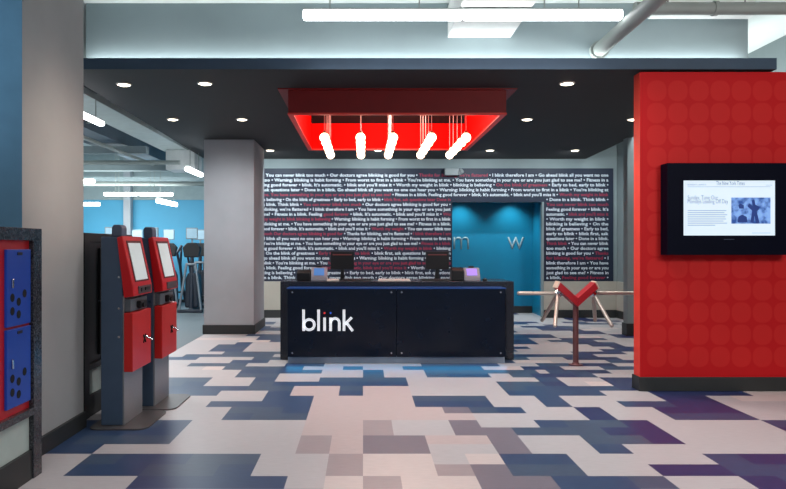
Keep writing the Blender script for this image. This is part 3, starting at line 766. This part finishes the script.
# ------------------------------------------------------------------ gym
def elliptical():
    X, Yp = sx(190, 15.2), 15.2
    t = thing('elliptical_trainer', 'dark elliptical trainer with a small white screen beside the grey column', 'exercise machine', (X, Yp, 0), 'exercise machines in the gym')
    M_fr = mat('machine_silver', (120, 126, 132), .4, metal=.5); M_dk = mat('machine_dark', (28, 34, 46), .45)
    bm = bm_new(); box(bm, X-.27, X+.27, Yp-.05, Yp+.05, .005, .07, .01); box(bm, X-.05, X+.05, Yp+.05, Yp+1.2, .02, .09, .01); box(bm, X-.25, X+.25, Yp+1.2, Yp+1.3, .005, .07, .01); obj('base', bm, M_dk, t)
    bm = bm_new(); path(bm, [(X-.24, Yp, .06), (X-.1, Yp+.1, 1.05), (X+.1, Yp+.1, 1.05), (X+.24, Yp, .06)], .028, 10); obj('front_frame', bm, M_fr, t, True)
    bm = bm_new(); tube(bm, (X, Yp+.1, .09), (X, Yp+.2, 1.42), .05, .04); obj('mast', bm, M_dk, t, True)
    bm = bm_new(); prism(bm, [(X-.15, .1), (X+.15, .1), (X+.14, .72), (X+.08, .86), (X-.08, .86), (X-.14, .72)], 'y', Yp+.12, Yp+.5, .03); obj('flywheel_cover', bm, M_dk, t)
    bm = bm_new(); prism(bm, [(X-.16, 1.2), (X+.16, 1.2), (X+.2, 1.42), (X+.1, 1.52), (X-.1, 1.52), (X-.2, 1.42)], 'y', Yp+.12, Yp+.26, .02); obj('console', bm, M_black, t)
    for s in (-1, 1):
        bm = bm_new(); path(bm, [(X+s*.24, Yp+.5, .25), (X+s*.27, Yp+.2, 1.0), (X+s*.31, Yp+.12, 1.3), (X+s*.26, Yp+.3, 1.45)], .028, 10); obj('handlebar', bm, M_dk, t, True)
        bm = bm_new(); box(bm, X+s*.16-.07, X+s*.16+.07, Yp+.6, Yp+.95, .22+.06*s, .26+.06*s, .01); obj('pedal', bm, M_black, t)
    bm = bm_new(); box(bm, X-.13, X+.13, Yp+.16, Yp+.19, 1.6, 1.85, .008); tube(bm, (X, Yp+.2, 1.42), (X, Yp+.2, 1.62), .02); d = obj('screen_housing', bm, mat('screen_housing_grey', (130, 140, 146), .4), t)
    bm = bm_new(); box(bm, X-.11, X+.11, Yp+.155, Yp+.159, 1.62, 1.83); obj('screen', bm, mat('machine_screen', (150, 178, 192), .4, emit=(150, 178, 192), estr=.15), d)
    return t
el = elliptical()
for px, Yp, lab in ((150, 15.0, 'dark elliptical trainer seen above the farther kiosk'), (108, 14.6, 'dark elliptical trainer seen behind the nearest kiosk cap'),
                    (167, 16.8, 'dark elliptical trainer in the back row, just right of the farther kiosk'), (135, 17.0, 'dark elliptical trainer in the back row, between the two kiosk heads'),
                    (198.5, 16.9, 'dark elliptical trainer in the back row, half behind the grey column')):
    dup(el, (sx(px, Yp), Yp, 0), lab)

# gym ceiling services
t = thing('gym_duct', 'pale rectangular duct with dark grilles running along the canopy edge in the gym', 'duct', (-3.6, 10, 3.3))
bm = bm_new(); box(bm, -3.85, -3.35, 6.2, 13.9, 3.28, 3.66, .004); bm.normal_update(); d = obj('duct_body', bm, mat('gym_duct_pale', (186, 198, 196), .6), t)
for y in (8.0, 9.2, 10.4, 11.6, 12.8):
    bm = bm_new(); box(bm, -3.349, -3.34, y, y+.8, 3.36, 3.52); obj('grille', bm, mat('grille_dark', (84, 96, 98), .6), t)
bm = bm_new(); box(bm, -3.75, -3.2, 13.3, 13.9, 2.9, 3.279, .01); obj('outlet_box', bm, M_duct, t)
M_beam = mat('gym_beam_grey', (132, 146, 150), .7)
bm = bm_new(); box(bm, -5.0, -4.35, 6.0, 15.5, 3.3, 3.7); tag(obj('ceiling_beam', bm, mat('gym_beam_dark', (84, 98, 110), .7)), 'dark grey beam running away along the gym ceiling', 'beam')
for Yp, z0, z1, lab in ((12.6, 3.12, 3.25, 'grey cross beam nearest in the gym'), (14.2, 2.98, 3.1, 'grey cross beam in the middle of the gym ceiling'), (16.2, 2.86, 3.05, 'grey cross beam nearest the blue gym wall')):
    bm = bm_new(); box(bm, -9.9, -3.3 if Yp > 14 else -3.9, Yp, Yp+.16, z0, z1); tag(obj('cross_beam', bm, M_beam), lab, 'beam')
def pipe(p0, p1, r, lab):
    bm = bm_new(); tube(bm, p0, p1, r, seg=14); tag(obj('gym_pipe', bm, M_pipe, None, True), lab, 'pipe')
pipe((-9.8, 13.0, 3.0), (-3.4, 13.0, 3.0), .04, 'thin grey pipe crossing the gym ceiling, nearest the duct')
pipe((-9.8, 15.4, 2.82), (-3.3, 15.4, 2.82), .05, 'grey pipe crossing the gym ceiling, low above the lights')
pipe((-4.25, 7.5, 3.1), (-4.25, 15.0, 3.1), .03, 'thin pipe running away under the pale gym duct')
pipe((-9.8, 11.0, 3.42), (-4.0, 11.0, 3.42), .045, 'pipe crossing the gym ceiling high up near the front')
#pipe((-9.995, 17.4, 2.72), (-2.623, 17.4, 2.72), .06, 'pale pipe crossing low in front of the blue gym wall')
def gy(px0, px1, py, Yp, lab, h=.07):
    fluoro(sx(px0, Yp), sx(px1, Yp), Yp, sz(py-.6, Yp), lab, h=h, group='gym fluorescent lights')
gy(104, 137.5, 196.5, 15.0, 'white gym fluorescent light in the far pair, left one'); gy(139, 173, 196.5, 15.0, 'white gym fluorescent light in the far pair, right one')
gy(62, 100, 206.5, 14.4, 'white gym fluorescent light low beside the front left column'); gy(60, 94.5, 184, 12.3, 'white gym fluorescent light above the one beside the front left column')
fluoro(-3.34, -3.34, 7.3, 2.98, 'white gym fluorescent light running along the pale duct', axis='y', y1=8.95, h=.06, ztop=3.279, group='gym fluorescent lights')
fluoro(sx(163, 15.8), 0, 15.4, sz(204, 15.8), 'short white gym fluorescent light in front of the blue wall', axis='y', y1=16.9, h=.1, group='gym fluorescent lights')
fluoro(-3.1, 0, 12.35, 2.77, 'white gym fluorescent light beside the grey column', axis='y', y1=13.4, h=.08,ztop=3.2, group='gym fluorescent lights')

# ------------------------------------------------------------------ lighting
W = bpy.data.worlds.new('World'); bpy.context.scene.world = W; W.use_nodes = True
W.node_tree.nodes['Background'].inputs[0].default_value = (.75, .85, 1, 1); W.node_tree.nodes['Background'].inputs[1].default_value = .35
# foreground: unseen fill lamps added, plus the long fixture's own light
for x, y in ((-.6, 1.6), (2.6, 1.6)): lamp('AREA', (x, y, 3.9), 66, (1, .985, .97), 2.2, (x, y, 0), .4, spread=130)
lamp('AREA', (.9, YF, zf-.02), 46, (.96, .98, 1), 2.9, (.9, YF, 0), .15, spread=125)
lamp('SPOT', (.6, 4.6, 3.3), 260, (1, .84, .72), .3, (-2.24, 5.15, 2.05), spot=30, blend=1)  # added fill, warms the side of the front-left column
lamp('SPOT', (-1.6, 1.8, 3.6), 130, (.75, .92, 1), .2, (-2.75, 4.6, 2.6), spot=34, blend=1)  # added cool fill for the column's blue face
lamp('AREA', (4.0, 2.8, 3.0), 70, (1, .95, .9), 1.2, (4.2, 7, .7), .6)  # added fill, brightens the red partition from out of view
lamp('SPOT', (-1.9, 8.6, 3.0), 230, (.88, .96, 1), .2, (-2.2, 11.5, 2.0), spot=40, blend=1)  # added cool fill for the free-standing column
# cove
lamp('AREA', (.55, 7.345, CZ+.14), 28, (.94, .99, 1), 6.9, (.55, 7.375, 3.9), .04)
# unseen fill lamps added over the gap beside the canopy
lamp('AREA', (4.75, 9.5, 3.3), 30, (.9, 1, 1), .5, (4.75, 9.5, 4), 4)
lamp('AREA', (4.72, 11.6, 3.9), 90, (.9, .98, 1), .3, (4.8, 12.0, 0), 4.5)
# gym
for x, y in ((-6, 9), (-6, 13), (-6, 16.3), (-3.6, 12)): lamp('AREA', (x, y, 2.9), 105, (.92, .98, 1), 2.4, (x, y, 0), .6)
lamp('AREA', (-6, 15.2, 2.4), 75, (.9, 1, 1), 4, (-6, 18.4, 1.6), .6)
for x, y in ((-6, 10), (-6, 14.5)): lamp('AREA', (x, y, 2.6), 48, (.92, 1, .98), 3, (x, y, 4), 1.5)
# blue led under the desk glass
lamp('AREA', ((QX0+QX1)/2, QY-.02, QZ0-.005), 1.7, (.03, .42, .85), 2.7, ((QX0+QX1)/2, QY-.2, 0), .05)
# added point lamp, strengthens the pendants' wash inside the coffer
lamp('POINT', (.42, 9.4, 3.15), 85, (1, .8, .7), .25)
# recess scallops
for px in (462, 513): lamp('SPOT', (sx(px, 14.8), 14.8, OZ+.25), 60, (.85, 1, 1), .04, (sx(px, 14.9), 15.0, 0), spot=100, blend=.8)

# ------------------------------------------------------------------ camera
cam = bpy.data.cameras.new('Camera'); co = bpy.data.objects.new('Camera', cam); C.objects.link(co)
co.location = (0, 0, H); co.rotation_euler = (math.radians(90), 0, 0)
cam.sensor_fit = 'HORIZONTAL'; cam.sensor_width = 36; cam.lens = F/786*36
cam.shift_x = (393-VX)/786; cam.shift_y = (VY-244.5)/786
cam.clip_end = 100
bpy.context.scene.camera = co
vs = bpy.context.scene.view_settings; vs.view_transform = 'Standard'; vs.look = 'None'; vs.exposure = 0
